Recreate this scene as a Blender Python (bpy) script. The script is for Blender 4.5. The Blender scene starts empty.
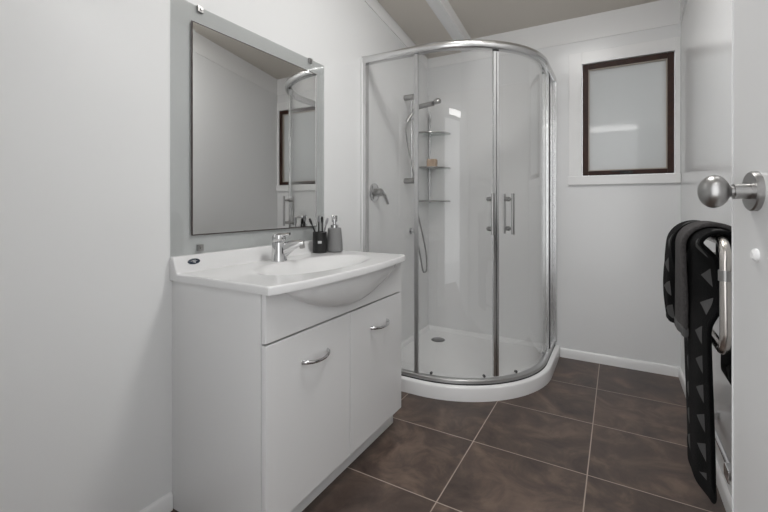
import bpy, bmesh, math, random
from mathutils import Vector, Matrix
random.seed(4)
PI = math.pi
S = bpy.context.scene
COL = S.collection

# ------------------------------------------------------------------ camera, world, lights, exposure
cam_d = bpy.data.cameras.new('camera'); cam = bpy.data.objects.new('camera', cam_d); COL.objects.link(cam)
cam.location = (0, 0, 1.05); cam.rotation_euler = (PI/2, 0, math.radians(29.8))
cam_d.sensor_width = 36; cam_d.lens = 36*407.3/768; cam_d.shift_y = -52/768; cam_d.clip_start = 0.02
S.camera = cam
W = bpy.data.worlds.new('world'); S.world = W; W.use_nodes = True
bg = W.node_tree.nodes['Background']; bg.inputs[0].default_value = (0.97, 0.985, 1, 1); bg.inputs[1].default_value = 1.7

def area(name, loc, rot, sx, sy, power, col=(1, 1, 1)):
    l = bpy.data.lights.new(name, 'AREA'); l.shape = 'RECTANGLE'; l.size = sx; l.size_y = sy
    l.energy = power; l.color = col
    o = bpy.data.objects.new(name, l); COL.objects.link(o); o.location = loc; o.rotation_euler = rot
    return o
# added fill lamp standing in for hall light from the doorway behind the camera
area('hall_fill_light', (-0.15, -0.75, 1.35), (PI/2, 0, 0), 1.6, 2.1, 6, (1, 0.99, 0.97))
S.view_settings.view_transform = 'Standard'; S.view_settings.look = 'None'
S.view_settings.gamma = 1; S.view_settings.use_curve_mapping = False
S.view_settings.exposure = 0.0

# ------------------------------------------------------------------ measures (metres)
XL, XR, YB = -1.335, 0.334, 3.04          # left, right and back wall faces
YN = 0.13                                 # inner face of the wall with the doorway
def zc(y, drop=0.0): return 2.308 + 0.155*(YB - y) - drop   # raked ceiling

# ------------------------------------------------------------------ materials
def mat(name, col, rough=0.5, metal=0.0, spec=0.5, coat=0.0, **kw):
    m = bpy.data.materials.new(name); m.use_nodes = True
    b = m.node_tree.nodes['Principled BSDF']
    b.inputs['Base Color'].default_value = (*col, 1); b.inputs['Roughness'].default_value = rough
    b.inputs['Metallic'].default_value = metal; b.inputs['Specular IOR Level'].default_value = spec
    b.inputs['Coat Weight'].default_value = coat
    for k, v in kw.items(): b.inputs[k.replace('_', ' ')].default_value = v
    return m
class N:
    """small node helper on one material"""
    def __init__(s, m): s.t = m.node_tree; s.b = s.t.nodes['Principled BSDF']
    def n(s, typ, **kw):
        x = s.t.nodes.new(typ)
        for k, v in kw.items(): setattr(x, k, v)
        return x
    def l(s, a, b): s.t.links.new(a, b)
    def math(s, op, a, b=None, c=None):
        x = s.n('ShaderNodeMath', operation=op)
        for i, v in enumerate((a, b, c)):
            if v is None: continue
            if isinstance(v, (int, float)): x.inputs[i].default_value = v
            else: s.l(v, x.inputs[i])
        return x.outputs[0]
def noise_bump(m, scale, strength, dist=0.002):
    k = N(m); tc = k.n('ShaderNodeTexCoord'); no = k.n('ShaderNodeTexNoise'); no.inputs['Scale'].default_value = scale
    k.l(tc.outputs['Object'], no.inputs['Vector']); bu = k.n('ShaderNodeBump')
    bu.inputs['Strength'].default_value = strength; bu.inputs['Distance'].default_value = dist
    k.l(no.outputs['Fac'], bu.inputs['Height']); k.l(bu.outputs[0], k.b.inputs['Normal']); return m

M = {}
M['wall'] = noise_bump(mat('wall_paint', (0.78, 0.785, 0.79), 0.22), 3.0, 0.12, 0.004)
M['wall_smooth'] = noise_bump(mat('wall_paint_high_gloss', (0.78, 0.785, 0.785), 0.11), 3.0, 0.10, 0.003)
M['trim'] = mat('trim_paint', (0.83, 0.83, 0.83), 0.25)
M['ceiling'] = mat('ceiling_paint', (0.64, 0.60, 0.545), 0.7)
M['door'] = mat('door_paint', (0.68, 0.68, 0.68), 0.3)
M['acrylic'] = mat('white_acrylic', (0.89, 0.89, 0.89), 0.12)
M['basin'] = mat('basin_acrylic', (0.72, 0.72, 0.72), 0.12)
M['liner'] = noise_bump(mat('shower_lining_acrylic', (0.78, 0.78, 0.78), 0.16), 2.5, 0.10, 0.004)
M['melamine'] = mat('gloss_white_board', (0.74, 0.74, 0.74), 0.13)
M['chrome'] = mat('chrome', (0.64, 0.64, 0.645), 0.09, 1.0)
M['alu'] = mat('polished_aluminium', (0.66, 0.66, 0.66), 0.25, 1.0)
M['alu_matte'] = mat('matt_aluminium', (0.52, 0.52, 0.52), 0.38, 1.0)
M['satin'] = mat('satin_steel', (0.38, 0.375, 0.37), 0.30, 1.0)
M['railtube'] = mat('satin_nickel', (0.62, 0.59, 0.56), 0.24, 1.0)
M['mirror'] = mat('mirror_silver', (0.78, 0.78, 0.77), 0.015, 1.0)
M['mirror_edge'] = mat('aged_mirror_edge', (0.05, 0.035, 0.03), 0.4)
M['black'] = mat('black_plastic', (0.007, 0.007, 0.007), 0.4)
M['seal'] = mat('black_seal', (0.02, 0.02, 0.02), 0.5)
M['grey_ceramic'] = mat('grey_ceramic', (0.20, 0.20, 0.20), 0.55)
M['grey_bristle'] = mat('grey_bristle', (0.25, 0.25, 0.26), 0.6)
M['tag'] = mat('pale_tag', (0.55, 0.55, 0.55), 0.5)
M['soap'] = mat('beige_soap', (0.55, 0.40, 0.29), 0.5)
M['badge'] = mat('navy_badge', (0.018, 0.028, 0.045), 0.25)
M['white'] = mat('white_plastic', (0.80, 0.80, 0.80), 0.35)
M['roller'] = mat('roller_grey', (0.10, 0.10, 0.10), 0.3)
M['gap'] = mat('dark_gap', (0.06, 0.06, 0.06), 0.7)
M['ceramic_plug'] = mat('drain_steel', (0.3, 0.3, 0.3), 0.25, 1.0)

# dark brown window timber
m = mat('dark_brown_timber', (0.030, 0.011, 0.007), 0.5, spec=0.3); k = N(m)
tc = k.n('ShaderNodeTexCoord'); no = k.n('ShaderNodeTexNoise'); no.inputs['Scale'].default_value = 30
k.l(tc.outputs['Object'], no.inputs['Vector']); cr = k.n('ShaderNodeValToRGB')
cr.color_ramp.elements[0].color = (0.012, 0.005, 0.004, 1); cr.color_ramp.elements[1].color = (0.055, 0.020, 0.011, 1)
k.l(no.outputs['Fac'], cr.inputs[0]); k.l(cr.outputs[0], k.b.inputs['Base Color']); M['timber'] = m

def true_fresnel(t, ior):
    """Fresnel that reads the same from both faces of a thin sheet"""
    fr = t.nodes.new('ShaderNodeFresnel'); ge = t.nodes.new('ShaderNodeNewGeometry'); mr = t.nodes.new('ShaderNodeMapRange')
    mr.inputs[3].default_value = ior; mr.inputs[4].default_value = 1/ior
    t.links.new(ge.outputs['Backfacing'], mr.inputs[0]); t.links.new(mr.outputs[0], fr.inputs[0]); return fr
# clear thin glass: see-through with a Fresnel reflection
def thin_glass(name, tint, ior=1.5, rough=0.0, gain=1.0):
    m = bpy.data.materials.new(name); m.use_nodes = True; t = m.node_tree; t.nodes.clear()
    out = t.nodes.new('ShaderNodeOutputMaterial'); tr = t.nodes.new('ShaderNodeBsdfTransparent')
    tr.inputs[0].default_value = (*tint, 1); gl = t.nodes.new('ShaderNodeBsdfGlossy'); gl.inputs['Roughness'].default_value = rough
    fr = true_fresnel(t, ior)
    ml = t.nodes.new('ShaderNodeMath'); ml.operation = 'MULTIPLY'; ml.inputs[1].default_value = gain
    mx = t.nodes.new('ShaderNodeMixShader'); L = t.links.new
    L(fr.outputs[0], ml.inputs[0]); L(ml.outputs[0], mx.inputs[0]); L(tr.outputs[0], mx.inputs[1]); L(gl.outputs[0], mx.inputs[2])
    L(mx.outputs[0], out.inputs[0]); return m
M['glass'] = thin_glass('shower_glass', (0.993, 0.995, 0.994))
M['splash'] = thin_glass('splashback_glass', (0.880, 0.886, 0.884))
M['shelfglass'] = thin_glass('shelf_glass', (0.80, 0.83, 0.82))

# obscured window glass: translucent with a glossy face
m = bpy.data.materials.new('obscured_glass'); m.use_nodes = True; t = m.node_tree; t.nodes.clear()
out = t.nodes.new('ShaderNodeOutputMaterial'); tl = t.nodes.new('ShaderNodeBsdfTranslucent'); tl.inputs[0].default_value = (0.58, 0.59, 0.59, 1)
df = t.nodes.new('ShaderNodeBsdfDiffuse'); df.inputs[0].default_value = (0.72, 0.73, 0.73, 1)
m1 = t.nodes.new('ShaderNodeMixShader'); m1.inputs[0].default_value = 0.5
gl = t.nodes.new('ShaderNodeBsdfGlossy'); gl.inputs['Roughness'].default_value = 0.06
fr = true_fresnel(t, 1.5); m2 = t.nodes.new('ShaderNodeMixShader')
L = t.links.new
L(tl.outputs[0], m1.inputs[1]); L(df.outputs[0], m1.inputs[2]); L(fr.outputs[0], m2.inputs[0]); L(m1.outputs[0], m2.inputs[1]); L(gl.outputs[0], m2.inputs[2]); L(m2.outputs[0], out.inputs[0])
M['frost'] = m

# floor tiles: brown cloudy stone look with pale grout
m = mat('brown_floor_tile', (0.06, 0.045, 0.038), 0.38); k = N(m)
geo = k.n('ShaderNodeNewGeometry'); sp = k.n('ShaderNodeSeparateXYZ'); k.l(geo.outputs['Position'], sp.inputs[0])
def cell(o, off, size):
    u = k.math('DIVIDE', k.math('SUBTRACT', o, off), size); fl = k.math('FLOOR', u)
    d = k.math('MULTIPLY', k.math('SUBTRACT', 0.5, k.math('ABSOLUTE', k.math('SUBTRACT', k.math('FRACT', u), 0.5))), size)
    return fl, d
ix, dx = cell(sp.outputs[0], -0.553, 0.4519); iy, dy = cell(sp.outputs[1], 1.7607, 0.4234)
edge = k.math('MINIMUM', dx, dy)
gr = k.n('ShaderNodeMapRange'); gr.inputs[1].default_value = 0.0014; gr.inputs[2].default_value = 0.0027; k.l(edge, gr.inputs[0])
wv = k.math('ADD', k.math('MULTIPLY', ix, 3.7), k.math('MULTIPLY', iy, 9.1))
n1 = k.n('ShaderNodeTexNoise', noise_dimensions='4D'); n1.inputs['Scale'].default_value = 5.5; n1.inputs['Detail'].default_value = 9; n1.inputs['Distortion'].default_value = 1.1
n1.inputs['Roughness'].default_value = 0.62
k.l(geo.outputs['Position'], n1.inputs['Vector']); k.l(wv, n1.inputs['W'])
cr = k.n('ShaderNodeValToRGB'); e = cr.color_ramp.elements
e[0].position = 0.30; e[0].color = (0.036, 0.024, 0.021, 1); e[1].position = 0.74; e[1].color = (0.215, 0.150, 0.115, 1)
x = cr.color_ramp.elements.new(0.5); x.color = (0.090, 0.062, 0.050, 1)
k.l(n1.outputs['Fac'], cr.inputs[0])
mx = k.n('ShaderNodeMix', data_type='RGBA'); k.l(gr.outputs[0], mx.inputs['Factor']); mx.inputs['A'].default_value = (0.40, 0.33, 0.28, 1)
k.l(cr.outputs[0], mx.inputs['B']); k.l(mx.outputs['Result'], k.b.inputs['Base Color'])
bu = k.n('ShaderNodeBump'); bu.inputs['Strength'].default_value = 0.4; bu.inputs['Distance'].default_value = 0.002
n2 = k.n('ShaderNodeTexNoise'); n2.inputs['Scale'].default_value = 9; k.l(geo.outputs['Position'], n2.inputs['Vector'])
hh = k.math('ADD', gr.outputs[0], k.math('MULTIPLY', n2.outputs['Fac'], 0.5)); k.l(hh, bu.inputs['Height']); k.l(bu.outputs[0], k.b.inputs['Normal'])
rr = k.n('ShaderNodeMapRange'); k.l(n1.outputs['Fac'], rr.inputs[0]); rr.inputs[3].default_value = 0.30; rr.inputs[4].default_value = 0.5
k.l(rr.outputs[0], k.b.inputs['Roughness']); M['tile'] = m

# towelling
def terry(name, base, pattern=None):
    m = mat(name, base, 0.95, spec=0.1); k = N(m)
    k.b.inputs['Sheen Weight'].default_value = 0.02; k.b.inputs['Sheen Roughness'].default_value = 0.5
    tc = k.n('ShaderNodeTexCoord'); no = k.n('ShaderNodeTexNoise'); no.inputs['Scale'].default_value = 260; no.inputs['Detail'].default_value = 3
    k.l(tc.outputs['Object'], no.inputs['Vector']); bu = k.n('ShaderNodeBump'); bu.inputs['Strength'].default_value = 0.8; bu.inputs['Distance'].default_value = 0.003
    k.l(no.outputs['Fac'], bu.inputs['Height']); k.l(bu.outputs[0], k.b.inputs['Normal'])
    if pattern:                                     # rows of pale triangles woven into the cloth (metres in uv)
        uv = k.n('ShaderNodeUVMap'); s = k.n('ShaderNodeSeparateXYZ'); k.l(uv.outputs[0], s.inputs[0])
        pu, pv, col = pattern
        fu = k.math('FRACT', k.math('DIVIDE', s.outputs[0], pu)); iu = k.math('FLOOR', k.math('DIVIDE', s.outputs[0], pu))
        fv = k.math('FRACT', k.math('ADD', k.math('DIVIDE', s.outputs[1], pv), k.math('MULTIPLY', iu, 0.5)))
        # vertical base near the edge, apex further along
        h = k.math('MULTIPLY', k.math('SUBTRACT', 0.62, fu), 0.85)
        inside = k.math('LESS_THAN', k.math('ABSOLUTE', k.math('SUBTRACT', fv, 0.5)), h)
        inside = k.math('MULTIPLY', inside, k.math('GREATER_THAN', fu, 0.25))
        mx = k.n('ShaderNodeMix', data_type='RGBA'); k.l(inside, mx.inputs['Factor'])
        mx.inputs['A'].default_value = (*base, 1); mx.inputs['B'].default_value = (*col, 1); k.l(mx.outputs['Result'], k.b.inputs['Base Color'])
    else:
        cr = k.n('ShaderNodeValToRGB'); no2 = k.n('ShaderNodeTexNoise'); no2.inputs['Scale'].default_value = 120
        k.l(tc.outputs['Object'], no2.inputs['Vector'])
        cr.color_ramp.elements[0].color = (*[c*0.6 for c in base], 1); cr.color_ramp.elements[1].color = (*[c*1.4 for c in base], 1)
        k.l(no2.outputs['Fac'], cr.inputs[0]); k.l(cr.outputs[0], k.b.inputs['Base Color'])
    return m
M['towel'] = terry('black_terry_with_triangles', (0.0035, 0.0035, 0.0038), (0.13, 0.083, (0.085, 0.085, 0.085)))
M['hem'] = mat('black_towel_hem', (0.012, 0.012, 0.0125), 0.9, spec=0.1)
M['charcoal'] = terry('charcoal_terry', (0.070, 0.066, 0.066))
M['charcoal_band'] = mat('grey_towel_band', (0.11, 0.11, 0.11), 0.85, spec=0.1)
m = mat('lamp_diffuser', (0.9, 0.9, 0.9), 0.5); b = m.node_tree.nodes['Principled BSDF']
b.inputs['Emission Color'].default_value = (1, 0.99, 0.975, 1); b.inputs['Emission Strength'].default_value = 9; M['lamp'] = m
m = m.copy(); m.name = 'ceiling_fill_diffuser'; m.node_tree.nodes['Principled BSDF'].inputs['Emission Strength'].default_value = 28; M['fill_lamp_round'] = m  # glow of the added ceiling fill lamp

# ------------------------------------------------------------------ mesh helpers
class MB:
    def __init__(s): s.bm = bmesh.new(); s.flat = False
    def box(s, x0, x1, y0, y1, z0, z1, bev=0.0, seg=2):
        t = bmesh.new(); bmesh.ops.create_cube(t, size=1)
        for v in t.verts:
            v.co = Vector((x0 if v.co.x < 0 else x1, y0 if v.co.y < 0 else y1, z0 if v.co.z < 0 else z1))
        if bev > 0: s.flat = True; bmesh.ops.bevel(t, geom=t.edges[:], offset=bev, segments=seg, profile=0.5, affect='EDGES')
        return s.merge(t)
    def merge(s, t):
        me = bpy.data.meshes.new('tmp'); t.to_mesh(me); t.free(); s.bm.from_mesh(me); bpy.data.meshes.remove(me); return s
    def prism(s, pts, axis, a, b):
        """polygon pts (2-D) extruded along axis 0/1/2 from a to b"""
        def P(p, h): return {0: (h, p[0], p[1]), 1: (p[0], h, p[1]), 2: (p[0], p[1], h)}[axis]
        A = [s.bm.verts.new(P(p, a)) for p in pts]; B = [s.bm.verts.new(P(p, b)) for p in pts]
        s.bm.faces.new(A); s.bm.faces.new(B[::-1]); n = len(pts)
        for i in range(n): s.bm.faces.new((A[i], A[(i+1) % n], B[(i+1) % n], B[i]))
        return s
    def loft(s, rings, caps=True, closed=False):
        R = [[s.bm.verts.new(p) for p in r] for r in rings]; n = len(R[0])
        for a, b in list(zip(R, R[1:])) + ([(R[-1], R[0])] if closed else []):
            for i in range(n): s.bm.faces.new((a[i], a[(i+1) % n], b[(i+1) % n], b[i]))
        if caps and not closed: s.bm.faces.new(R[0][::-1]); s.bm.faces.new(R[-1])
        return s
    def lathe(s, prof, o=(0, 0, 0), ax=(0, 0, 1), n=32):
        """prof = [(radius, height)] turned about axis ax at o"""
        ax = Vector(ax).normalized(); u = ax.orthogonal().normalized(); v = ax.cross(u); o = Vector(o)
        rings = [[o + ax*h + (u*math.cos(2*PI*i/n) + v*math.sin(2*PI*i/n))*max(r, 1e-4) for i in range(n)] for r, h in prof]
        return s.loft(rings)
    def tube(s, pts, r, n=14, closed=False):
        pts = [Vector(p) for p in pts]; rings = []; N_ = len(pts); up = None
        for i, p in enumerate(pts):
            a = pts[(i-1) % N_] if (closed or i > 0) else p; b = pts[(i+1) % N_] if (closed or i < N_-1) else p
            d = (b - a).normalized()
            if up is None: up = d.orthogonal().normalized()
            up = (up - d*up.dot(d)).normalized(); w = d.cross(up)
            rad = r[i] if isinstance(r, (list, tuple)) else r
            rings.append([p + (up*math.cos(2*PI*j/n) + w*math.sin(2*PI*j/n))*rad for j in range(n)])
        return s.loft(rings, closed=closed)
    def strip(s, path, prof, caps=True):
        """profile [(offset outwards, z)] swept along a plan path [(x, y, nx, ny)]"""
        return s.loft([[Vector((x + nx*a, y + ny*a, z)) for a, z in prof] for x, y, nx, ny in path], caps=caps)
    def build(s, name, m, parent=None, smooth=35, bev=0.0, loc=None):
        bmesh.ops.recalc_face_normals(s.bm, faces=s.bm.faces[:])
        me = bpy.data.meshes.new(name); s.bm.to_mesh(me); s.bm.free()
        if smooth:
            me.shade_smooth(); me.set_sharp_from_angle(angle=math.radians(smooth))
        me.materials.append(M[m] if isinstance(m, str) else m)
        o = bpy.data.objects.new(name, me); COL.objects.link(o)
        if s.flat and smooth:                        # keep the large faces truly flat beside their rounded edges
            w = o.modifiers.new('flat_faces', 'WEIGHTED_NORMAL'); w.weight = 100; w.keep_sharp = True
        if bev:
            b = o.modifiers.new('bevel', 'BEVEL'); b.width = bev; b.segments = 2; b.limit_method = 'ANGLE'; b.angle_limit = math.radians(40); b.harden_normals = False
        if loc:                                      # move the origin, keep the shape in place
            me.transform(Matrix.Translation(-Vector(loc))); o.location = loc
        if parent:
            o.parent = parent
            o.matrix_parent_inverse = world(parent).inverted()
        return o
def world(o):
    m_ = Matrix.LocRotScale(o.location, o.rotation_euler, None)
    return world(o.parent) @ o.matrix_parent_inverse @ m_ if o.parent else m_
def arc(c, r, a0, a1, n, plane='xy'):
    return [(c[0] + r*math.cos(a0 + (a1-a0)*i/n), c[1] + r*math.sin(a0 + (a1-a0)*i/n)) for i in range(n+1)]
def smooth_path(pts, n=8):
    """Catmull-Rom through points"""
    P = [Vector(p) for p in pts]; P = [P[0]*2 - P[1]] + P + [P[-1]*2 - P[-2]]; out = []
    for i in range(1, len(P)-2):
        for j in range(n):
            t = j/n; a, b, c, d = P[i-1:i+3]
            out.append(0.5*((2*b) + (c-a)*t + (2*a-5*b+4*c-d)*t*t + (3*b-a-3*c+d)*t**3))
    out.append(P[-2]); return out
def tag(o, label, cat, group=None):
    o['label'] = label; o['category'] = cat
    if group: o['group'] = group
    return o
def thing(name, loc, label, cat, group=None):
    o = bpy.data.objects.new(name, None); COL.objects.link(o); o.location = loc; o.empty_display_size = 0.05
    return tag(o, label, cat, group)
def structure(o, label=None, cat=None):
    o['kind'] = 'structure'
    if label: o['label'] = label; o['category'] = cat
    return o

# ------------------------------------------------------------------ the room
structure(MB().box(XL-0.12, XR+0.12, -1.0, YB+0.12, -0.06, 0).build('floor', 'tile', smooth=0), 'floor of large dark brown mottled tiles with pale grout lines', 'floor')
def side_wall(x0, x1): return MB().prism([(-0.02, -0.06), (YB+0.12, -0.06), (YB+0.12, zc(YB+0.12)+0.10), (-0.02, zc(-0.02)+0.10)], 0, x0, x1)
structure(side_wall(XL-0.12, XL).build('wall_left', 'wall_smooth', smooth=0), 'glossy white wall carrying the mirror and vanity', 'wall')
structure(side_wall(XR, XR+0.12).build('wall_right', 'wall', smooth=0), 'white wall on the right behind the towels and door', 'wall')
WX0, WX1, WZ0, WZ1 = -0.206, 0.306, 1.236, 1.986           # window opening
b = MB(); zt = zc(YB)+0.12
b.box(XL, WX0, YB, YB+0.12, -0.06, zt).box(WX1, XR, YB, YB+0.12, -0.06, zt).box(WX0, WX1, YB, YB+0.12, -0.06, WZ0).box(WX0, WX1, YB, YB+0.12, WZ1, zt)
structure(b.build('wall_back', 'wall', smooth=0), 'white end wall with the small window', 'wall')
DX0, DX1, DZ = -0.55, 0.300, 1.965                           # doorway behind the camera
b = MB(); zt = zc(YN)+0.12
b.box(XL, DX0, YN-0.10, YN, -0.06, zt).box(DX1, XR, YN-0.10, YN, -0.06, zt).box(DX0, DX1, YN-0.10, YN, DZ, zt)
structure(b.build('wall_front', 'wall', smooth=0))
LB, RB, DROP = -1.045, -0.966, 0.085                        # ceiling beam sides, drop of the side panel
def raked(x0, x1, d0, d1): return MB().prism([(-0.02, zc(-0.02, d0)), (YB+0.12, zc(YB+0.12, d0)), (YB+0.12, zc(YB+0.12, d1)), (-0.02, zc(-0.02, d1))], 0, x0, x1)
structure(raked(RB, XR, 0, -0.05).build('ceiling', 'ceiling', smooth=0), 'raked grey ceiling panel right of the white beam', 'ceiling')
structure(raked(XL, LB, DROP, -0.05).build('ceiling_side', 'ceiling', smooth=0), 'narrow grey ceiling panel between beam and left wall', 'ceiling')
structure(raked(LB, RB, DROP, -0.05).build('ceiling_beam', 'trim', smooth=0), 'white beam running down the raked grey ceiling', 'beam')
# flat cornice boards
structure(MB().box(XL, XR, YB-0.006, YB, 2.145, zc(YB)+0.01).build('trim_1', 'trim', smooth=0), 'flat white board along the top of the end wall', 'trim')
structure(MB().prism([(0.14, zc(0.14, .165)), (YB, zc(YB, .165)), (YB, zc(YB)), (0.14, zc(0.14))], 0, XR-0.005, XR).build('trim_2', 'trim', smooth=0))
structure(MB().prism([(0.14, zc(0.14, .17)), (YB, zc(YB, .17)), (YB, zc(YB, DROP)), (0.14, zc(0.14, DROP))], 0, XL, XL+0.006).build('trim_3', 'trim', smooth=0), 'thin white board under the left ceiling edge', 'trim')
# skirtings
def skirt(pts_axis, a, b, face, sgn):
    p = [(0, 0), (sgn*0.012, 0), (sgn*0.012, 0.050), (sgn*0.009, 0.058), (sgn*0.003, 0.061), (0, 0.061)]
    if pts_axis == 1: return MB().prism([(face+q[0], q[1]) for q in p], 1, a, b)
    return MB().prism([(face+q[0], q[1]) for q in p], 0, a, b)
structure(skirt(1, YN, 0.8525, XL, 1).build('baseboard_left', 'trim', smooth=50), 'white skirting board left of the vanity', 'baseboard')
structure(skirt(0, -0.340, XR, YB, -1).build('baseboard_back', 'trim', smooth=50), 'white skirting board under the window wall', 'baseboard')
structure(skirt(1, 0.42, YB-0.012, XR, -1).build('baseboard_right', 'trim', smooth=50), 'white skirting board along the right wall behind towels', 'baseboard')

# window: architrave, sill, brown sash, obscured pane, latch
win = bpy.data.objects.new('window_1', None); COL.objects.link(win); win.location = (0.05, YB, WZ0)
structure(win, 'small brown timber window with obscured glass', 'window')
AY = YB-0.010; b = MB()
b.box(-0.286, -0.206, AY, YB, 1.236, 2.066, 0.002).box(0.306, XR-0.001, AY, YB, 1.236, 2.066, 0.002).box(-0.206, 0.306, AY, YB, 1.986, 2.066, 0.002)
b.build('architrave', 'trim', win)
MB().box(-0.292, XR-0.001, YB-0.020, YB, 1.178, 1.236, 0.003).build('sill_board', 'trim', win)
b = MB(); y0, y1 = YB-0.002, YB+0.05
fx0, fx1, fz0, fz1, ft = -0.202, 0.302, 1.241, 1.982, 0.034
b.box(fx0, fx0+ft, y0, y1, fz0, fz1, 0.003).box(fx1-ft, fx1, y0, y1, fz0, fz1, 0.003).box(fx0+ft, fx1-ft, y0, y1, fz1-ft, fz1, 0.003).box(fx0+ft, fx1-ft, y0, y1, fz0, fz0+ft-0.006, 0.003)
fr = b.build('sash_frame', 'timber', win)
b = MB(); g = 0.006
gx0, gx1, gz0, gz1 = fx0+ft, fx1-ft, fz0+ft-g, fz1-ft
b.box(gx0, gx0+g, y0+0.008, y1, gz0, gz1).box(gx1-g, gx1, y0+0.008, y1, gz0, gz1).box(gx0+g, gx1-g, y0+0.008, y1, gz1-g, gz1).box(gx0+g, gx1-g, y0+0.008, y1, gz0, gz0+g)
b.build('glazing_bead', mat('beige_putty', (0.42, 0.37, 0.32), 0.5), win)
MB().box(gx0, gx1, YB+0.022, YB+0.028, gz0, gz1).build('pane', 'frost', win, smooth=0)
b = MB(); b.box(0.015, 0.085, YB-0.012, YB-0.002, 1.246, 1.262, 0.002).box(0.040, 0.070, YB-0.030, YB-0.010, 1.250, 1.262, 0.003)
b.tube([(0.055, YB-0.026, 1.257), (0.02, YB-0.030, 1.262), (-0.03, YB-0.026, 1.260)], 0.004, 8)
b.build('latch', 'black', win)

# open door
TH = math.radians(7.0); dd = Vector((-math.sin(TH), math.cos(TH), 0)); nn = Vector((-math.cos(TH), -math.sin(TH), 0)); UP = Vector((0, 0, 1))
RO = Vector((0.197, 0.879, 1.071)); DW, BACK = 0.83, 0.093
h0 = RO - dd*(DW-BACK)
door = bpy.data.objects.new('door_1', None); COL.objects.link(door); door.location = (h0.x, h0.y, 0)
structure(door, 'plain white door standing open at the right', 'door')
def dbox(b, s0, s1, n0, n1, z0, z1, bev=0.002):
    t = bmesh.new(); bmesh.ops.create_cube(t, size=1)
    for v in t.verts:
        q = h0 + dd*(s0 if v.co.x < 0 else s1) + nn*(n0 if v.co.y < 0 else n1); v.co = Vector((q.x, q.y, z0 if v.co.z < 0 else z1))
    if bev: b.flat = True; bmesh.ops.bevel(t, geom=t.edges[:], offset=bev, segments=2, affect='EDGES')
    return b.merge(t)
dbox(MB(), 0, DW, -0.036, 0, 0.012, 2.0).build('door_leaf', 'door', door)
dk = MB().lathe([(0.0, 0), (0.0325, 0), (0.0325, 0.007), (0.0305, 0.0095), (0.0, 0.0095)], RO, nn, 48).build('door_knob', 'satin', door)
MB().lathe([(0.0, 0.0095), (0.0128, 0.0095), (0.0125, 0.030), (0.0085, 0.0305), (0.0082, 0.036), (0.0, 0.036)], RO, nn, 32).build('neck', 'satin', dk)
prof = [(0.0, 0.0345), (0.010, 0.0345)] + [(0.0278*math.sin(a), 0.0565 - 0.0215*math.cos(a)) for a in [0.42 + (PI-0.42)*i/22 for i in range(23)]]
MB().lathe(prof, RO, nn, 48).build('ball', 'satin', dk)
pr = h0 + dd*(DW-BACK-0.002); pr.z = 0.967
MB().lathe([(0, 0), (0.0105, 0), (0.010, 0.004), (0.006, 0.007), (0, 0.007)], pr, nn, 20).build('privacy_button', 'white', door)
for hz in (0.25, 1.75):
    q = h0 + dd*0.0 + nn*0.004; MB().tube([(q.x, q.y, hz-0.05), (q.x, q.y, hz+0.05)], 0.006).build('hinge', 'satin', door)

# ------------------------------------------------------------------ shower
X1, Y1, RQ = -0.343, 2.028, 0.62
def quad(ins, t0=0.0, t1=1.0, n=48, end_x=XL, end_y=YB):
    """plan path of the quadrant front from the left wall round to the end wall, inset by ins: [(x, y, nx, ny)]"""
    x1, y1, r = X1-ins, Y1+ins, RQ-ins; cx, cy = x1-r, y1+r
    la, lb, lc = cx-end_x, r*PI/2, end_y-cy; tot = la+lb+lc; out = []
    ss = sorted(set([t0*tot, t1*tot] + [s for s in (la, la+lb) if t0*tot < s < t1*tot] + [la + lb*i/n for i in range(n+1) if t0*tot < la + lb*i/n < t1*tot]))
    for s in ss:
        if s <= la: out.append((end_x+s, y1, 0, -1))
        elif s <= la+lb:
            a = -PI/2 + (s-la)/r; out.append((cx + r*math.cos(a), cy + r*math.sin(a), math.cos(a), math.sin(a)))
        else: out.append((x1, cy + s-la-lb, 1, 0))
    return out
def quad_t(ins, **kw):
    """parameter of the plan path at a given x (front) or y (side)"""
    p = quad(ins, n=400); best = None; L = 0; acc = [0]
    for a, c in zip(p, p[1:]): L += math.hypot(c[0]-a[0], c[1]-a[1]); acc.append(L)
    k_ = min(range(len(p)), key=lambda i: abs(p[i][0]-kw['x']) if 'x' in kw else abs(p[i][1]-kw['y']) + (9 if p[i][0] < -0.7 else 0))
    if 'x' in kw and kw['x'] < X1-RQ: return (kw['x']-XL)/L
    if 'y' in kw and kw['y'] > Y1+RQ: return (acc[-1]-(YB-kw['y']))/L
    return acc[k_]/L
# acrylic lining on the two walls
LT = 0.012
structure(MB().box(XL, XL+LT, 2.045, YB, 0.05, 1.925, 0.004).build('wall_lining_left', 'liner', smooth=40), 'glossy white shower lining on the left wall', 'wall lining')
structure(MB().box(XL+LT, -0.375, YB-LT, YB, 0.05, 1.925, 0.004).build('wall_lining_back', 'liner', smooth=40), 'glossy white shower lining on the end wall', 'wall lining')
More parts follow.
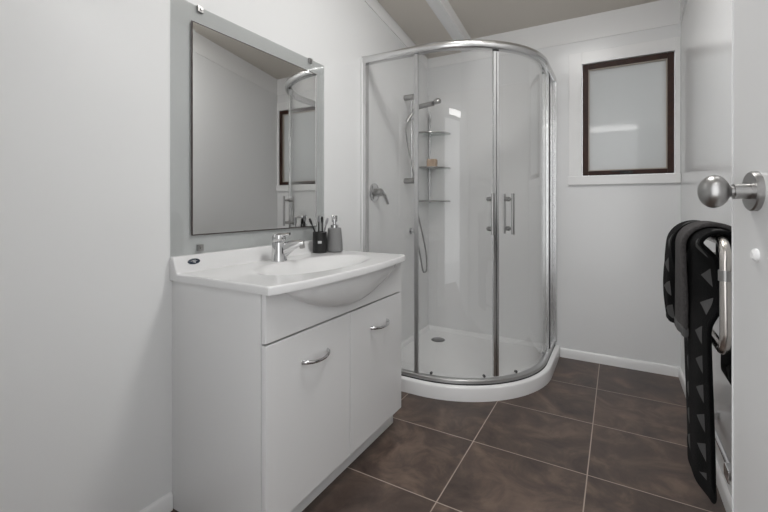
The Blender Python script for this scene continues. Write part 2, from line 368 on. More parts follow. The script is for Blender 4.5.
# tray
tray = thing('shower_tray', (-0.85, 2.55, 0), 'white curved-front shower tray on the brown floor', 'shower tray')
def tray_ring(ins, z, wall=0.0): # closed outline: corner at the walls + quadrant front
    return [Vector((XL+0.002+wall, YB-0.002-wall, z))] + [Vector((x, y, z)) for x, y, _, _ in quad(ins, end_x=XL+0.002+wall, end_y=YB-0.002-wall, n=40)]
b = MB()
rings = [tray_ring(0.0, 0.001), tray_ring(0.0, 0.066), tray_ring(0.002, 0.072), tray_ring(0.008, 0.076), tray_ring(0.062, 0.076, 0.014), tray_ring(0.070, 0.073, 0.018), tray_ring(0.082, 0.045, 0.03), tray_ring(0.10, 0.040, 0.05)]
b.loft(rings); b.build('tray_body', 'acrylic', tray, smooth=50)
dr = MB().lathe([(0, 0.0405), (0.050, 0.0405), (0.050, 0.0435), (0.045, 0.046), (0.012, 0.0475), (0, 0.0475)], (-1.155, 2.825, 0), (0, 0, 1), 40).build('drain_cover', 'ceramic_plug', tray)

enc = thing('shower_enclosure', (-0.57, 2.2, 0.076), 'curved glass shower enclosure with bright aluminium rails', 'shower enclosure')
ER = XL+LT
def rail(name, prof, ins=0.05): return MB().strip(quad(ins, end_x=XL+LT, end_y=YB-LT), prof).build(name, 'alu', enc, smooth=40)
rp = [(-0.016, 1.890), (0.010, 1.890)] + [(0.014 + 0.015*math.cos(a), 1.912 + 0.023*math.sin(a)) for a in [-1.2 + 2.6*i/10 for i in range(11)]] + [(-0.006, 1.936), (-0.016, 1.930)]
rail('top_rail', rp)
rp = [(-0.016, 0.0765), (0.018, 0.0765), (0.020, 0.084), (0.018, 0.098), (0.012, 0.103), (-0.010, 0.103), (-0.016, 0.098)]
rail('bottom_rail', rp).data.materials[0] = M['alu_matte']
rail('rail_seal', [(-0.010, 0.0762), (0.0225, 0.0762), (0.0225, 0.0815), (0.019, 0.0825), (-0.010, 0.0825)]).data.materials[0] = M['seal']
# wall channels and posts
yg, xg = Y1+0.05, X1-0.05
MB().box(XL+LT-0.012, XL+LT+0.020, yg-0.022, yg+0.014, 0.1035, 1.936, 0.003).build('wall_post', 'alu', enc)
MB().box(xg-0.010, xg+0.033, YB-LT-0.030, YB-LT+0.012, 0.1035, 1.889, 0.003).build('wall_post', 'alu', enc)
def curved(name, m, ins, t0, t1, z0, z1, th, parent, **kw):
    return MB().strip(quad(ins, t0, t1, end_x=XL+LT, end_y=YB-LT), [(-th/2, z0), (th/2, z0), (th/2, z1), (-th/2, z1)]).build(name, m, parent, smooth=30)
tA = quad_t(0.05, x=-0.985); tM = quad_t(0.05, x=-0.572); tB = quad_t(0.05, y=2.80)
curved('fixed_pane', 'glass', 0.045, 0.032, tA+0.004, 0.1035, 1.889, 0.006, enc)
curved('fixed_pane', 'glass', 0.045, tB-0.004, 0.968, 0.1035, 1.889, 0.006, enc)
curved('edge_profile', 'alu_matte', 0.047, tA-0.007, tA+0.006, 0.1035, 1.889, 0.014, enc)
curved('pane_seal', 'seal', 0.040, quad_t(0.05, y=2.862), quad_t(0.05, y=2.870), 0.1035, 1.889, 0.006, enc)
curved('edge_profile', 'alu', 0.047, tB-0.003, tB+0.009, 0.1035, 1.889, 0.014, enc)
def at(ins, t):
    p = quad(ins, t, min(1, t+1e-5)); return Vector((p[0][0], p[0][1], 0)), Vector((p[0][2], p[0][3], 0))
def sliding_door(t0, t1, tm, sgn, hz0, hz1):
    d = curved('sliding_door', 'glass', 0.059, t0, t1, 0.112, 1.882, 0.006, enc)
    curved('meeting_profile', 'alu', 0.057, tm-0.0095 if sgn < 0 else tm+0.0006, tm-0.0006 if sgn < 0 else tm+0.0092, 0.110, 1.884, 0.016, d)
    curved('seal', 'seal', 0.051, tm-0.0012 if sgn < 0 else tm+0.0001, tm-0.0001 if sgn < 0 else tm+0.0012, 0.110, 1.875, 0.004, d)
    curved('profile_cap', 'black', 0.057, tm-0.0092 if sgn < 0 else tm, tm if sgn < 0 else tm+0.0092, 1.8845, 1.8890, 0.017, d)
    # bar handles each side of the glass with two stand-offs
    hb = MB(); p, n_ = at(0.059, tm + (0.046 if sgn > 0 else -0.022))
    for z in (hz0+0.03, hz1-0.03):
        hb.tube([p + n_*0.003 + UP*z, p + n_*0.046 + UP*z], 0.007, 12)
        hb.lathe([(0, 0.003), (0.013, 0.003), (0.013, 0.012), (0, 0.012)], p + UP*z, n_, 16)
        hb.lathe([(0, 0.003), (0.011, 0.003), (0.013, 0.010), (0.010, 0.018), (0, 0.020)], p + UP*z, -n_, 16)
    q = p + n_*0.046; tv = Vector((-n_.y, n_.x, 0))
    prof = [q + tv*(0.010*math.cos(a)) + n_*(0.007*math.sin(a)) for a in [2*PI*i/16 for i in range(16)]]
    hb.loft([[v + UP*hz0 for v in prof], [v + UP*hz1 for v in prof]])
    if sgn > 0:
        q = p - n_*0.022; prof = [q + tv*(0.006*math.cos(a)) + n_*(0.006*math.sin(a)) for a in [2*PI*i/12 for i in range(12)]]
        hb.loft([[v + UP*hz0 for v in prof], [v + UP*hz1 for v in prof]])
    hb.build('handle', 'satin', d)
    for f in (0.22, 0.86):
        for z in ((0.112, 1.876) if (sgn > 0 and f > 0.5) else (0.112,)):
            q, n_ = at(0.062, t0 + (t1-t0)*f); rb = MB()
            rb.lathe([(0, -0.006), (0.0075, -0.006), (0.0075, 0.006), (0, 0.006)], q + UP*z, n_, 18); rb.build('roller', 'roller', d)
    return d
sliding_door(tA-0.004, tM-0.001, tM, -1, 0.885, 1.107)
sliding_door(tM+0.001, tB+0.006, tM, 1, 0.885, 1.107)

# shower mixer on the left lining
mxr = thing('shower_mixer', (XL+LT, 2.195, 1.12), 'round chrome shower mixer with angled lever on the lining', 'shower mixer')
O = Vector((XL+LT, 2.183, 1.122)); AX = Vector((1, 0, 0))
MB().lathe([(0, 0), (0.058, 0), (0.058, 0.005), (0.050, 0.010), (0.022, 0.013), (0, 0.013)], O, AX, 40).build('wall_plate', 'chrome', mxr)
MB().lathe([(0, 0.013), (0.026, 0.013), (0.026, 0.050), (0.022, 0.058), (0.012, 0.063), (0, 0.064)], O, AX, 32).build('mixer_body', 'satin', mxr)
MB().tube(smooth_path([O+Vector((0.046, 0.0, 0.004)), O+Vector((0.060, 0.020, -0.014)), O+Vector((0.068, 0.034, -0.042)), O+Vector((0.074, 0.046, -0.072))], 6), [0.016]*5+[0.014]*5+[0.012]*5+[0.010]*4, 12).build('lever', 'chrome', mxr)

# slide rail, hand shower with hose
RX, RY = XL+LT+0.055, 2.61
rail_o = thing('shower_rail', (XL+LT, RY, 1.21), 'upright chrome slide rail on the left shower lining', 'shower rail')
MB().tube([(RX, RY, 1.195), (RX, RY, 1.825)], 0.009, 16).build('rail_tube', 'chrome', rail_o)
for z in (1.81, 1.215):
    MB().lathe([(0, 0), (0.020, 0), (0.020, 0.070), (0.016, 0.074), (0, 0.074)], (XL+LT, RY, z), AX, 24).build('wall_bracket', 'satin', rail_o)
sl = Vector((RX, RY-0.004, 1.672))
b = MB(); b.lathe([(0, -0.028), (0.017, -0.028), (0.020, -0.02), (0.020, 0.02), (0.017, 0.028), (0, 0.028)], sl, (0, 0, 1), 24)
b.lathe([(0, 0.0), (0.012, 0.0), (0.013, 0.018), (0.010, 0.022), (0, 0.022)], sl, (0.5, -0.8, -0.1), 20)
b.build('slider', 'chrome', rail_o)
hs = thing('hand_shower', (RX+0.02, RY-0.03, 1.67), 'chrome hand shower held by the slide rail clamp', 'hand shower')
h_a = sl + Vector((0.012, -0.056, -0.02)); h_b = Vector((-1.055, 2.565, 1.744))
dv = (h_b-h_a).normalized()
MB().tube(smooth_path([h_a - Vector((0.02, 0, 0.03)), Vector((-1.238, 2.583, 1.700)), Vector((-1.195, 2.578, 1.724)), h_b - dv*0.03], 6), [0.012]*6+[0.014]*6+[0.017]*7, 16).build('handle', 'satin', hs)
b = MB(); hd = Vector((0.25, -0.05, -1)).normalized()
b.lathe([(0, -0.016), (0.014, -0.016), (0.024, -0.008), (0.027, 0.004), (0.025, 0.012), (0, 0.014)], h_b, hd, 32); b.build('spray_head', 'satin', hs)
hp = smooth_path([h_a - Vector((0.02, 0, 0.03)), h_a + Vector((-0.028, 0.004, -0.10)), (RX-0.012, RY-0.03, 1.45), (RX+0.034, RY-0.02, 1.22), (RX+0.002, 2.665, 1.08), (RX+0.004, 2.73, 0.93), (RX+0.006, 2.795, 0.80), (RX+0.01, 2.84, 0.67), (RX+0.012, 2.845, 0.56), (RX+0.008, 2.82, 0.535), (RX+0.004, 2.79, 0.56), (RX-0.002, 2.745, 0.70), (XL+LT+0.045, 2.705, 0.825)], 8)
MB().tube(hp, 0.006, 10).build('hose', 'satin', hs)
el = thing('wall_elbow', (XL+LT, 2.702, 0.85), 'small chrome hose outlet low on the shower lining', 'hose outlet')
MB().lathe([(0, 0), (0.024, 0), (0.024, 0.006), (0.012, 0.010), (0.012, 0.05), (0, 0.05)], (XL+LT, 2.702, 0.852), AX, 24).build('flange', 'chrome', el)
MB().tube([(XL+LT+0.042, 2.702, 0.866), (XL+LT+0.042, 2.702, 0.832)], 0.012, 16).build('outlet', 'satin', el)

# corner shelves on a chrome pole
cs = thing('corner_shelf', (XL+0.07, YB-0.07, 1.06), 'three tier chrome and glass corner shelf on a thin pole', 'shelf')
cx_, cy_ = XL+LT+0.002, YB-LT-0.002
MB().tube([(cx_+0.022, cy_-0.022, 1.06), (cx_+0.022, cy_-0.022, 1.78)], 0.007, 12).build('pole', 'chrome', cs)
MB().tube([(cx_+0.022, cy_-0.022, 1.70), (cx_+0.022, cy_-0.022, 1.772)], 0.011, 12).build('pole_sleeve', 'chrome', cs)
RS = 0.185
for z in (1.597, 1.328, 1.070):
    a_ = [(cx_+0.001, cy_-0.001)] + [(cx_ + RS*math.cos(a), cy_ + RS*math.sin(a)) for a in [-PI/2 + (PI/2)*i/24 for i in range(25)]]
    a_ = [(max(x, cx_+0.001), min(y, cy_-0.001)) for x, y in a_]
    sh = MB().prism(a_, 2, z-0.005, z).build('shelf', 'shelfglass', cs, smooth=30)
    MB().tube([(cx_ + 0.006 + (RS-0.006)*math.cos(a), cy_ - 0.006 + (RS-0.006)*math.sin(a), z+0.002) for a in [-PI/2 + (PI/2)*i/24 for i in range(25)]], 0.0065, 10).build('rim_rail', 'satin', sh)
sp_ = MB().box(cx_+0.022+0.012, cx_+0.022+0.088, cy_-0.12, cy_-0.070, 1.329, 1.399, 0.012, 4)
tag(sp_.build('soap_bar', 'soap', loc=(cx_+0.072, cy_-0.095, 1.329)), 'beige block of soap on the middle corner shelf', 'soap')

# ------------------------------------------------------------------ vanity
VY0, VY1, VX = 0.857, 1.718, -0.888
YG = 1.292
van = thing('vanity_cabinet', (-1.1, 1.285, 0), 'gloss white two-door vanity cabinet under the basin', 'vanity cabinet')
MB().prism([(XL+0.001, 0.001), (VX-0.046, 0.001), (VX-0.046, 0.0855), (VX-0.020, 0.0855), (VX-0.020, 0.785), (XL+0.001, 0.785)], 1, VY0, VY0+0.016).build('side_panel', 'melamine', van)
MB().prism([(XL+0.001, 0.001), (VX-0.046, 0.001), (VX-0.046, 0.0855), (VX-0.020, 0.0855), (VX-0.020, 0.785), (XL+0.001, 0.785)], 1, VY1-0.016, VY1).build('side_panel', 'melamine', van)
b = MB(); b.box(XL+0.002, VX-0.022, VY0+0.016, VY1-0.016, 0.085, 0.101).box(XL+0.002, XL+0.014, VY0+0.016, VY1-0.016, 0.101, 0.785)
b.box(VX-0.036, VX-0.0215, VY0+0.016, VY1-0.016, 0.600, 0.660)
b.build('carcass', 'gap', van)
MB().box(VX-0.064, VX-0.046, VY0+0.016, VY1-0.016, 0.001, 0.084).build('kick_board', mat('kick_board_grey', (0.74, 0.74, 0.73), 0.3), van)
# front panel under the basin
MB().box(VX-0.018, VX, VY0+0.001, VY1-0.001, 0.6395, 0.785, 0.0025).build('front_panel', 'melamine', van)
for y0, y1, hy in ((VY0+0.001, YG-0.0012, 1.083), (YG+0.0012, VY1-0.001, 1.508)):
    d = MB().box(VX-0.018, VX, y0, y1, 0.086, 0.6335, 0.0025).build('door', 'melamine', van)
    b = MB()
    pts = smooth_path([(VX-0.001, hy-0.066, 0.535), (VX+0.014, hy-0.058, 0.534), (VX+0.026, hy-0.030, 0.531), (VX+0.030, hy, 0.530), (VX+0.026, hy+0.030, 0.531), (VX+0.014, hy+0.058, 0.534), (VX-0.001, hy+0.066, 0.535)], 5)
    rings = []
    for i, p in enumerate(pts):
        f = abs(i/(len(pts)-1)-0.5)*2; rw = 0.0035+0.002*f; rh = 0.0055+0.0025*f*f
        d_ = (pts[min(i+1, len(pts)-1)]-pts[max(i-1, 0)]).normalized(); s_ = d_.cross(UP)
        rings.append([p + s_*(rw*math.cos(a)) + UP*(rh*math.sin(a)) for a in [2*PI*j/12 for j in range(12)]])
    b.loft(rings); b.build('handle', 'chrome', d)

# basin top
ZT, ZB = 0.812, 0.787
TY0, TY1 = 0.848, 1.716
def xf(y):
    t = min(max((y-TY0)/(TY1-TY0), 0), 1); return -0.868 + 0.046*(4*t*(1-t))**0.75
BC = (-1.045, 1.285); BA, BBX = 0.305, 0.150
def ss(a, b, x):
    t = min(max((x-a)/(b-a), 0), 1); return t*t*(3-2*t)
def ztop(x, y):
    z = ZT
    q = ((abs(x-BC[0])/BBX)**2.2 + (abs(y-BC[1])/BA)**2.2)**(1/2.2)
    z -= 0.105*ss(1.04, 0.22, q)**1.1 if q < 1.04 else 0
    # raised back ledge
    up = 0.056*ss(-1.292, -1.322, x)*(1-ss(1.595, 1.63, y)); return z + up
NY, NX = 96, 64
ys = [TY0 + o for o in (0, 0.0015, 0.004, 0.008)] + [TY0+0.012 + (TY1-TY0-0.024)*i/NY for i in range(NY+1)] + [TY1 - o for o in (0.008, 0.004, 0.0015, 0)]
def drop(d): return 0.006*(1-math.sqrt(max(0, 1-(1-min(d, 0.006)/0.006)**2)))
bm = bmesh.new(); top = []; bot = []
us = [i/NX*0.12 for i in range(0, 17)]; us = [0.12*i/16 for i in range(16)] + [0.12 + 0.855*i/NX for i in range(NX+1)] + [0.983, 0.990, 0.996, 1.0]
for y in ys:
    rt, rb = [], []; xb = XL+0.001; xe = xf(y)
    for u in us:
        x = xb + (xe-xb)*u
        z = ztop(x, y) - drop(min(y-TY0, TY1-y)) - drop(xe-x)
        rt.append(bm.verts.new((x, y, z))); rb.append(bm.verts.new((x, y, min(ZB, z-0.012))))
    top.append(rt); bot.append(rb)
for i in range(len(ys)-1):
    for j in range(len(us)-1):
        bm.faces.new((top[i][j], top[i][j+1], top[i+1][j+1], top[i+1][j])); bm.faces.new((bot[i][j], bot[i+1][j], bot[i+1][j+1], bot[i][j+1]))
    for j in (0, len(us)-1): bm.faces.new((top[i][j], top[i+1][j], bot[i+1][j], bot[i][j]))
for j in range(len(us)-1):
    for i in (0, len(ys)-1): bm.faces.new((top[i][j], top[i][j+1], bot[i][j+1], bot[i][j]))
bt = thing('vanity_basin', (-1.1, 1.285, ZB), 'glossy white vanity top with a moulded oval basin', 'basin')
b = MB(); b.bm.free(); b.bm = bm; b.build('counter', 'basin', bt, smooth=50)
# bowl front that swells out below the lip
zl_pts = [(0.915, 0.7865), (0.950, 0.768), (0.985, 0.748), (1.04, 0.722), (1.10, 0.700), (1.19, 0.678), (1.27, 0.667), (1.33, 0.667), (1.40, 0.679), (1.48, 0.702), (1.55, 0.724), (1.62, 0.752), (1.670, 0.776), (1.690, 0.7865)]
def zlow(y):
    for (a, za), (c, zc_) in zip(zl_pts, zl_pts[1:]):
        if a <= y <= c: return za + (zc_-za)*(y-a)/(c-a)
    return 0.7865
yy = [0.915 + (1.690-0.915)*i/60 for i in range(61)]; rings = []
for y in yy:
    z1 = zlow(y); fr_ = []; w = min(1, (0.7868-z1)/0.05)
    for i in range(15):
        s = i/14; z = 0.7868 - s*(0.7868-z1)
        out_ = (xf(y)-0.014-(VX+0.0005))*w*math.sqrt(max(0, 1-s**2.2))
        fr_.append(Vector((VX+0.0005+out_, y, z)))
    fr_ += [Vector((VX+0.0002, y, z1-0.001)), Vector((VX+0.0002, y, 0.7868))]
    rings.append(fr_)
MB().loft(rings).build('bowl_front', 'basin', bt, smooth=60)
# oval badge on the raised ledge with a small pale emblem
nb = Vector((0.85, 0, 0.55)).normalized(); ob = Vector((-1.3102, 0.922, 0.843)); tb = Vector((0, 1, 0)); wb = nb.cross(tb)
# sit the badge on the ledge surface
ob.x = -1.309; ob.z = ztop(ob.x, ob.y)
sl_ = (ztop(ob.x+0.003, ob.y)-ztop(ob.x-0.003, ob.y))/0.006; nb = Vector((-sl_, 0, 1)).normalized(); wb = nb.cross(tb)
ov = [ob + tb*(0.024*math.cos(a)) + wb*(0.010*math.sin(a)) for a in [2*PI*i/36 for i in range(36)]]
bd = MB().loft([[v - nb*0.002 for v in ov], [v + nb*0.0025 for v in ov], [ob + (v-ob)*0.9 + nb*0.0032 for v in ov]]).build('badge', 'badge', bt)
b = MB()
for k0, dy, dz, sy_, sz_ in ((0, 0, 0.003, 0.006, 0.0016), (1, 0.003, 0.0052, 0.0025, 0.0012), (2, 0, -0.0012, 0.014, 0.0007), (3, 0, -0.004, 0.008, 0.0007)):
    c = ob + tb*dy - wb*dz*0.9 + nb*0.0032
    qd = [c + tb*(sy_*math.cos(a)) + wb*(sz_*math.sin(a)) for a in [2*PI*i/16 for i in range(16)]]
    b.loft([[v for v in qd], [v + nb*0.0004 for v in qd]])
b.build('emblem', 'tag', bd)
wz = ztop(*BC)
MB().lathe([(0, 0), (0.022, 0), (0.020, 0.003), (0, 0.004)], (BC[0], BC[1], wz-0.0005), (0, 0, 1), 24).build('waste', 'chrome', bt)

# basin tap
tp = Vector((-1.232, 1.264, max(ztop(-1.232+0.034*math.cos(a), 1.264+0.034*math.sin(a)) for a in [i*PI/12 for i in range(24)])+0.0006))
tap = thing('basin_tap', tp, 'chrome single-lever tap at the back of the basin', 'tap')
b = MB(); b.lathe([(0, 0), (0.033, 0), (0.033, 0.004), (0.031, 0.007), (0.0295, 0.040), (0.028, 0.070), (0.026, 0.078), (0, 0.080)], tp, (0, 0, 1), 32); b.build('tap_body', 'chrome', tap)
sd = Vector((0.86, 0.50, 0)).normalized()
pts = smooth_path([tp + UP*0.036, tp + sd*0.022 + UP*0.046, tp + sd*0.056 + UP*0.064, tp + sd*0.088 + UP*0.074, tp + sd*0.104 + UP*0.073], 6)
rings = []
for i, p in enumerate(pts):
    f = i/(len(pts)-1); d_ = (pts[min(i+1, len(pts)-1)]-pts[max(i-1, 0)]).normalized(); s_ = d_.cross(UP).normalized(); u_ = s_.cross(d_)
    rw, rh = 0.021-0.008*f, 0.030*(1-f)**1.3+0.0095
    rings.append([p + s_*(rw*math.cos(a)) + u_*(rh*math.sin(a)) for a in [2*PI*j/18 for j in range(18)]])
MB().loft(rings).build('spout', 'chrome', tap)
MB().lathe([(0, -0.006), (0.0115, -0.006), (0.0115, 0.016), (0.0095, 0.019), (0, 0.019)], tp + sd*0.096 + UP*0.070, Vector((0.12, 0.07, -1)), 20).build('aerator', 'satin', tap)
b = MB(); hb_ = tp + UP*0.082
b.lathe([(0, 0), (0.025, 0), (0.028, 0.006), (0.028, 0.020), (0.024, 0.028), (0, 0.034)], hb_, (0, 0, 1), 28)
pts = [hb_ + UP*0.024, hb_ + sd*0.018 + UP*0.025, hb_ + sd*0.034 + UP*0.028, hb_ + sd*0.046 + UP*0.030]; rings = []
for p, rw, rh in zip(pts, (0.021, 0.020, 0.017, 0.012), (0.009, 0.009, 0.008, 0.006)):
    s_ = Vector((sd.y, -sd.x, 0)); rings.append([p + s_*(rw*math.cos(a)) + UP*(rh*math.sin(a)) for a in [2*PI*j/18 for j in range(18)]])
b.loft(rings); b.build('lever', 'chrome', tap)

# tumbler with brushes, soap dispenser
zt_ = 0.001 + max(ztop(x_, y_) for x_ in (-1.29, -1.27, -1.25, -1.23, -1.20, -1.185) for y_ in (1.54, 1.57, 1.60, 1.64, 1.68))
tu = Vector((-1.262, 1.572, zt_ + 0.001))
cup = thing('toothbrush_cup', tu, 'black cylindrical cup left of the grey soap dispenser', 'cup')
MB().lathe([(0, 0), (0.033, 0), (0.034, 0.003), (0.034, 0.098), (0.0325, 0.100), (0.031, 0.098), (0.031, 0.006), (0, 0.006)], tu, (0, 0, 1), 36).build('cup_body', 'black', cup)
cv = Vector((0.62, -0.78, 0)).normalized(); tv = Vector((-cv.y, cv.x, 0)); c = tu + cv*0.0343 + UP*0.052
b = MB(); qd = [(-0.009, -0.006), (0.009, -0.006), (0.009, 0.006), (-0.009, 0.006)]
b.loft([[c + tv*u + UP*v - cv*0.002 for u, v in qd], [c + tv*u + UP*v + cv*0.0008 for u, v in qd]]); b.build('cup_label', 'tag', cup)
rt = Vector((0.868, 0.497, 0)); fw = Vector((-0.497, 0.868, 0))
def brush(a, e, m, hm, label):
    o = MB(); pts = [tu + rt*a[0] + fw*a[1] + UP*0.012, tu + rt*(a[0]+e[0])/2 + fw*(a[1]+e[1])/2 + UP*(0.012+e[2])/2, tu + rt*e[0] + fw*e[1] + UP*e[2]]
    t = thing('toothbrush', pts[0], label, 'toothbrush', 'toothbrushes in the black cup')
    o.tube(smooth_path(pts, 4), [0.0042]*5 + [0.0036]*4, 10); o.build('handle', m, t)
    dv_ = (pts[2]-pts[1]).normalized(); h = MB(); h.tube([pts[2]-dv_*0.004, pts[2] + dv_*0.012, pts[2] + dv_*0.026], [0.0050, 0.0066, 0.0045], 10); h.build('brush_head', hm, t)
brush((0.012, 0.000), (-0.040, -0.004, 0.142), 'black', 'black', 'black toothbrush leaning out to the left of the cup')
brush((-0.010, 0.018), (-0.008, 0.022, 0.152), 'black', 'grey_bristle', 'dark toothbrush with grey head upright in the cup')
brush((0.012, 0.018), (0.008, 0.023, 0.148), 'black', 'black', 'black toothbrush upright in the cup middle')
brush((0.002, -0.014), (0.034, -0.012, 0.142), 'grey_bristle', 'grey_bristle', 'grey toothbrush leaning right towards the soap dispenser')
sdp = Vector((-1.225, 1.642, zt_ + 0.001))
so = thing('soap_dispenser', sdp, 'ribbed grey soap dispenser with silver pump beside the black cup', 'soap dispenser')
prof = [(0, 0), (0.038, 0), (0.041, 0.003)] + [(0.0415 - 0.0085*(i/10)**1.5, 0.006 + 0.108*i/10) for i in range(11)] + [(0.030, 0.1175), (0, 0.118)]
n = 60; rings = []
for r, h in prof: rings.append([sdp + Vector((math.cos(2*PI*i/n), math.sin(2*PI*i/n), 0))*max(1e-4, r*(1 if i % 2 else 0.975)) + UP*h for i in range(n)])
MB().loft(rings).build('bottle', 'grey_ceramic', so, smooth=50)
MB().lathe([(0, 0.118), (0.0195, 0.118), (0.0195, 0.131), (0.012, 0.135), (0, 0.135)], sdp, (0, 0, 1), 24).build('collar', 'chrome', so)
b = MB(); b.lathe([(0, 0.135), (0.0085, 0.135), (0.0085, 0.146), (0.0145, 0.148), (0.0145, 0.176), (0.012, 0.179), (0, 0.179)], sdp, (0, 0, 1), 24)
nd = Vector((0.55, -0.83, 0)); b.tube([sdp + UP*0.168, sdp + nd*0.030 + UP*0.168, sdp + nd*0.042 + UP*0.162], [0.006, 0.0055, 0.0045], 10); b.build('pump_head', 'chrome', so)

# ------------------------------------------------------------------ splash glass and mirror
sg = thing('glass_splashback', (XL, 1.27, 0.87), 'large clear glass panel on the wall behind the mirror', 'glass panel')
MB().box(XL+0.001, XL+0.006, 0.850, 1.692, 0.869, 1.772).build('glass_sheet', 'splash', sg)
for y, z in ((0.962, 1.768), (1.580, 1.768), (0.962, 0.894)):
    b = MB(); b.box(XL+0.0005, XL+0.012, y-0.012, y+0.012, z-0.016, z+0.008, 0.002); b.lathe([(0, 0), (0.006, 0), (0.005, 0.004), (0, 0.004)], (XL+0.012, y, z-0.004), AX, 14)
    b.build('clip', 'satin', sg)
mi = thing('mirror', (XL+0.006, 1.276, 0.938), 'frameless rectangular mirror with a thin dark rim', 'mirror')
mx0 = XL+0.0065; y0, y1, z0, z1 = 0.930, 1.624, 0.940, 1.706
def rect(i, x): return [Vector((x, y0+i, z0+i)), Vector((x, y1-i, z0+i)), Vector((x, y1-i, z1-i)), Vector((x, y0+i, z1-i))]
MB().loft([rect(0, mx0+0.0022), rect(0, mx0+0.0032), rect(0.010, mx0+0.00328)]).build('mirror_glass', 'mirror', mi, smooth=0)
b = MB(); bm_ = [Vector((v.x, v.y, v.z)) for v in rect(-0.004, mx0)]; b.loft([bm_, [v + Vector((0.0021, 0, 0)) for v in bm_]]); b.build('backing', 'mirror_edge', mi, smooth=0)

# ------------------------------------------------------------------ towel rail and towels
TX = 0.250; ty0, ty1, tz0, tz1 = 1.388, 1.95, 0.650, 0.950
tr = thing('towel_rail', (XR, 1.66, 0.65), 'satin nickel looped towel rail standing out from the right wall', 'towel rail')
rc = 0.055
loop = []
for cy, cz, a0 in ((ty0+rc, tz0+rc, PI), (ty1-rc, tz0+rc, 1.5*PI), (ty1-rc, tz1-rc, 0), (ty0+rc, tz1-rc, 0.5*PI)):
    for i in range(9):
        a = a0 + PI/2*i/8; loop.append((TX, cy + rc*math.cos(a), cz + rc*math.sin(a)))
MB().tube(loop, 0.0135, 18, closed=True).build('loop_tube', 'railtube', tr, smooth=60)
for y in (ty0, ty1):
    b = MB(); b.tube([(TX, y, 0.86), (XR-0.004, y, 0.86)], 0.010, 14); b.lathe([(0, 0), (0.022, 0), (0.022, 0.006), (0, 0.006)], (XR-0.0005, y, 0.86), (-1, 0, 0), 20)
    b.lathe([(0.0138, -0.014), (0.0165, -0.014), (0.0165, 0.014), (0.0138, 0.014)], (TX, y, 0.86), (0, 0, 1), 18)
    b.build('bracket', 'satin', tr)
def towel(name, label, ya, yb, zr, zw, off, th, m, curl=0.0, seed=0, xin=0.0, band=None, bulge=0.0, taper=0.0, top=0.025, rip=1.0, fold=0.0):
    """cloth folded over the top bar: ya..yb along the bar, room side down to zr, wall side down to zw"""
    rnd = random.Random(seed); path = []                     # (x offset from bar, z, length along)
    nr = 26
    za = tz1 + top - off*0.9                                  # where the cloth turns over the bar
    for i in range(nr+1): path.append((-off, zr + (za-zr)*i/nr))
    for i in range(1, 12): a = PI - PI*i/12; path.append((off*math.cos(a), za + off*0.9*math.sin(a)))
    for i in range(13): path.append((off, za + (zw-za)*i/12))
    ns = 22; bm = bmesh.new(); uvl = bm.loops.layers.uv.new('UVMap'); G = []; info = {}
    p1, p2 = rnd.random()*6, rnd.random()*6; acc = 0; prev = None
    for pi, (xo, z) in enumerate(path):
        if prev: acc += math.hypot(xo-prev[0], z-prev[1])
        prev = (xo, z); row = []
        for si in range(ns+1):
            s = si/ns; y = ya + (yb-ya)*s; hang = ss(tz1, zr, z) if xo < 0 else 0.0
            x = TX + xo
            if xo < 0:
                x += rip*hang*(0.010*math.sin(7*s + p1) + 0.005*math.sin(15*s + p2 + 6*z))
                x -= bulge*math.sin(PI*min(1, max(0, (tz1-z)/(tz1-zr))))
                k_ = max(0, 1 - s/0.5); x += fold*ss(0.942, 0.905, z)*ss(0.70, 0.79, z)*k_; x += curl*ss(tz1-0.02, tz1-0.22, z)*k_*k_
                y += taper*hang*(0.5-s)
                x += xin*hang
            row.append(bm.verts.new((x, y, z))); info[row[-1]] = (s*(yb-ya) + abs(curl)*0, acc)
        G.append(row)
    for i in range(len(G)-1):
        for j in range(ns):
            f = bm.faces.new((G[i][j], G[i][j+1], G[i+1][j+1], G[i+1][j]))
            for l in f.loops: l[uvl].uv = info[l.vert]
    o = MB(); o.bm.free(); o.bm = bm
    root = thing(name, (TX, (ya+yb)/2, zr), label, 'towel', 'towels hung over the rail')
    ob_ = o.build('cloth', m, root, smooth=60)
    sm = ob_.modifiers.new('thick', 'SOLIDIFY'); sm.thickness = th; sm.offset = 0
    su = ob_.modifiers.new('smooth', 'SUBSURF'); su.levels = 1; su.render_levels = 2
    # woven hem along the room side bottom edge
    hm = MB(); rows = []
    for i in range(2): rows.append([v.co.copy() for v in []])
    me = ob_.data
    nrow = ns+1
    bmh = bmesh.new(); uv2 = bmh.loops.layers.uv.new('UVMap')
    n0, n1 = (0, 2) if band is None else band
    H = [[bmh.verts.new(me.vertices[r*nrow + j].co + Vector((0, 0, -0.002 if r == n0 and n0 == 0 else 0))) for j in range(nrow)] for r in range(n0, n1+1)]
    for i in range(len(H)-1):
        for j in range(ns): bmh.faces.new((H[i][j], H[i][j+1], H[i+1][j+1], H[i+1][j]))
    hm.bm.free(); hm.bm = bmh; hh_ = hm.build('hem' if band is None else 'woven_band', 'hem' if m == 'towel' else 'charcoal_band', root, smooth=60)
    sm = hh_.modifiers.new('thick', 'SOLIDIFY'); sm.thickness = th + 0.003; sm.offset = 0
    su = hh_.modifiers.new('smooth', 'SUBSURF'); su.levels = 1; su.render_levels = 2
    return root
towel('bath_towel', 'long black bath towel with pale triangles reaching almost to the floor', 1.425, 1.715, 0.220, 0.50, 0.050, 0.012, 'towel', curl=0.022, seed=1, bulge=0.002, xin=0.008, top=0.0225, rip=0.35, fold=0.040)
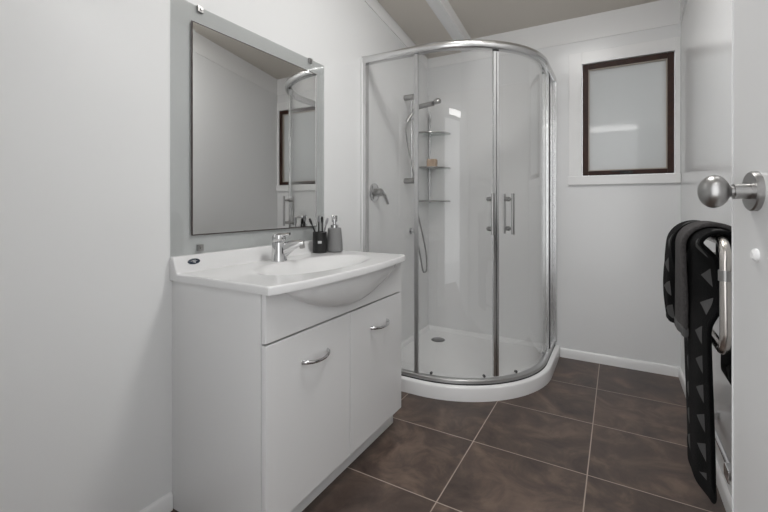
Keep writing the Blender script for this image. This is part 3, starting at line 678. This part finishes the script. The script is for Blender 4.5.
towel('hand_towel', 'plain charcoal grey hand towel in the middle of the rail', 1.545, 1.690, 0.640, 0.72, 0.073, 0.014, 'charcoal', curl=0.008, seed=2, band=(0, 3), top=0.039, rip=0.2)
towel('hand_towel', 'short black hand towel with triangles at the far end of the rail', 1.745, 1.90, 0.625, 0.70, 0.072, 0.020, 'towel', curl=0.030, seed=3, bulge=0.014, top=0.031)

# low chrome rail with bracket and white cord at the foot of the right wall
lr = thing('low_chrome_rail', (XR, 1.72, 0.24), 'low chrome rail on the right wall below the towels', 'rail')
MB().tube([(0.300, 1.56, 0.245), (0.300, 1.98, 0.245)], 0.009, 14).build('rail_tube', 'chrome', lr)
b = MB(); b.box(0.282, XR-0.001, 1.545, 1.600, 0.222, 0.262, 0.005); b.build('end_bracket', 'chrome', lr)
b = MB(); b.box(0.290, XR-0.001, 1.965, 1.995, 0.230, 0.260, 0.004); b.build('end_bracket', 'chrome', lr)
MB().lathe([(0, 0), (0.012, 0), (0.014, 0.02), (0.010, 0.026), (0, 0.027)], (0.306, 1.548, 0.238), (-0.3, -1, -0.1), 20).build('end_cap', 'white', lr)
tag(MB().tube(smooth_path([(XR-0.006, 1.57, 0.215), (XR-0.012, 1.54, 0.17), (XR-0.030, 1.50, 0.10), (XR-0.022, 1.44, 0.03), (XR-0.02, 1.36, 0.006)], 8), 0.005, 10).build('power_cord', 'white', loc=(XR-0.02, 1.5, 0.006)), 'white cord curving down from the low chrome rail', 'cord')

# lamp over the doorway, behind the camera: lights the room and shows in the glass
lamp = thing('wall_lamp', (-0.03, YN, 2.01), 'long white batten lamp above the doorway', 'lamp')
MB().box(-0.33, 0.27, YN+0.001, YN+0.03, 1.975, 2.045, 0.004).build('lamp_base', 'white', lamp)
MB().box(-0.32, 0.26, YN+0.03, YN+0.075, 1.982, 2.038, 0.012, 3).build('diffuser', 'lamp', lamp)
# round fill lamp added on the ceiling, out of frame, to even the light
cl_ = Vector((-0.26, 1.5, zc(1.5))); cn = Vector((0, -0.155, -1)).normalized()
lamp = thing('ceiling_fill_lamp', cl_, 'round white fill lamp added on the raked ceiling above the middle of the room', 'lamp')
MB().lathe([(0, 0), (0.25, 0), (0.25, 0.025), (0, 0.025)], cl_, cn, 48).build('lamp_base', 'white', lamp)
MB().lathe([(0, 0.025), (0.24, 0.025), (0.23, 0.045), (0.16, 0.058), (0, 0.062)], cl_, cn, 48).build('diffuser', 'fill_lamp_round', lamp)
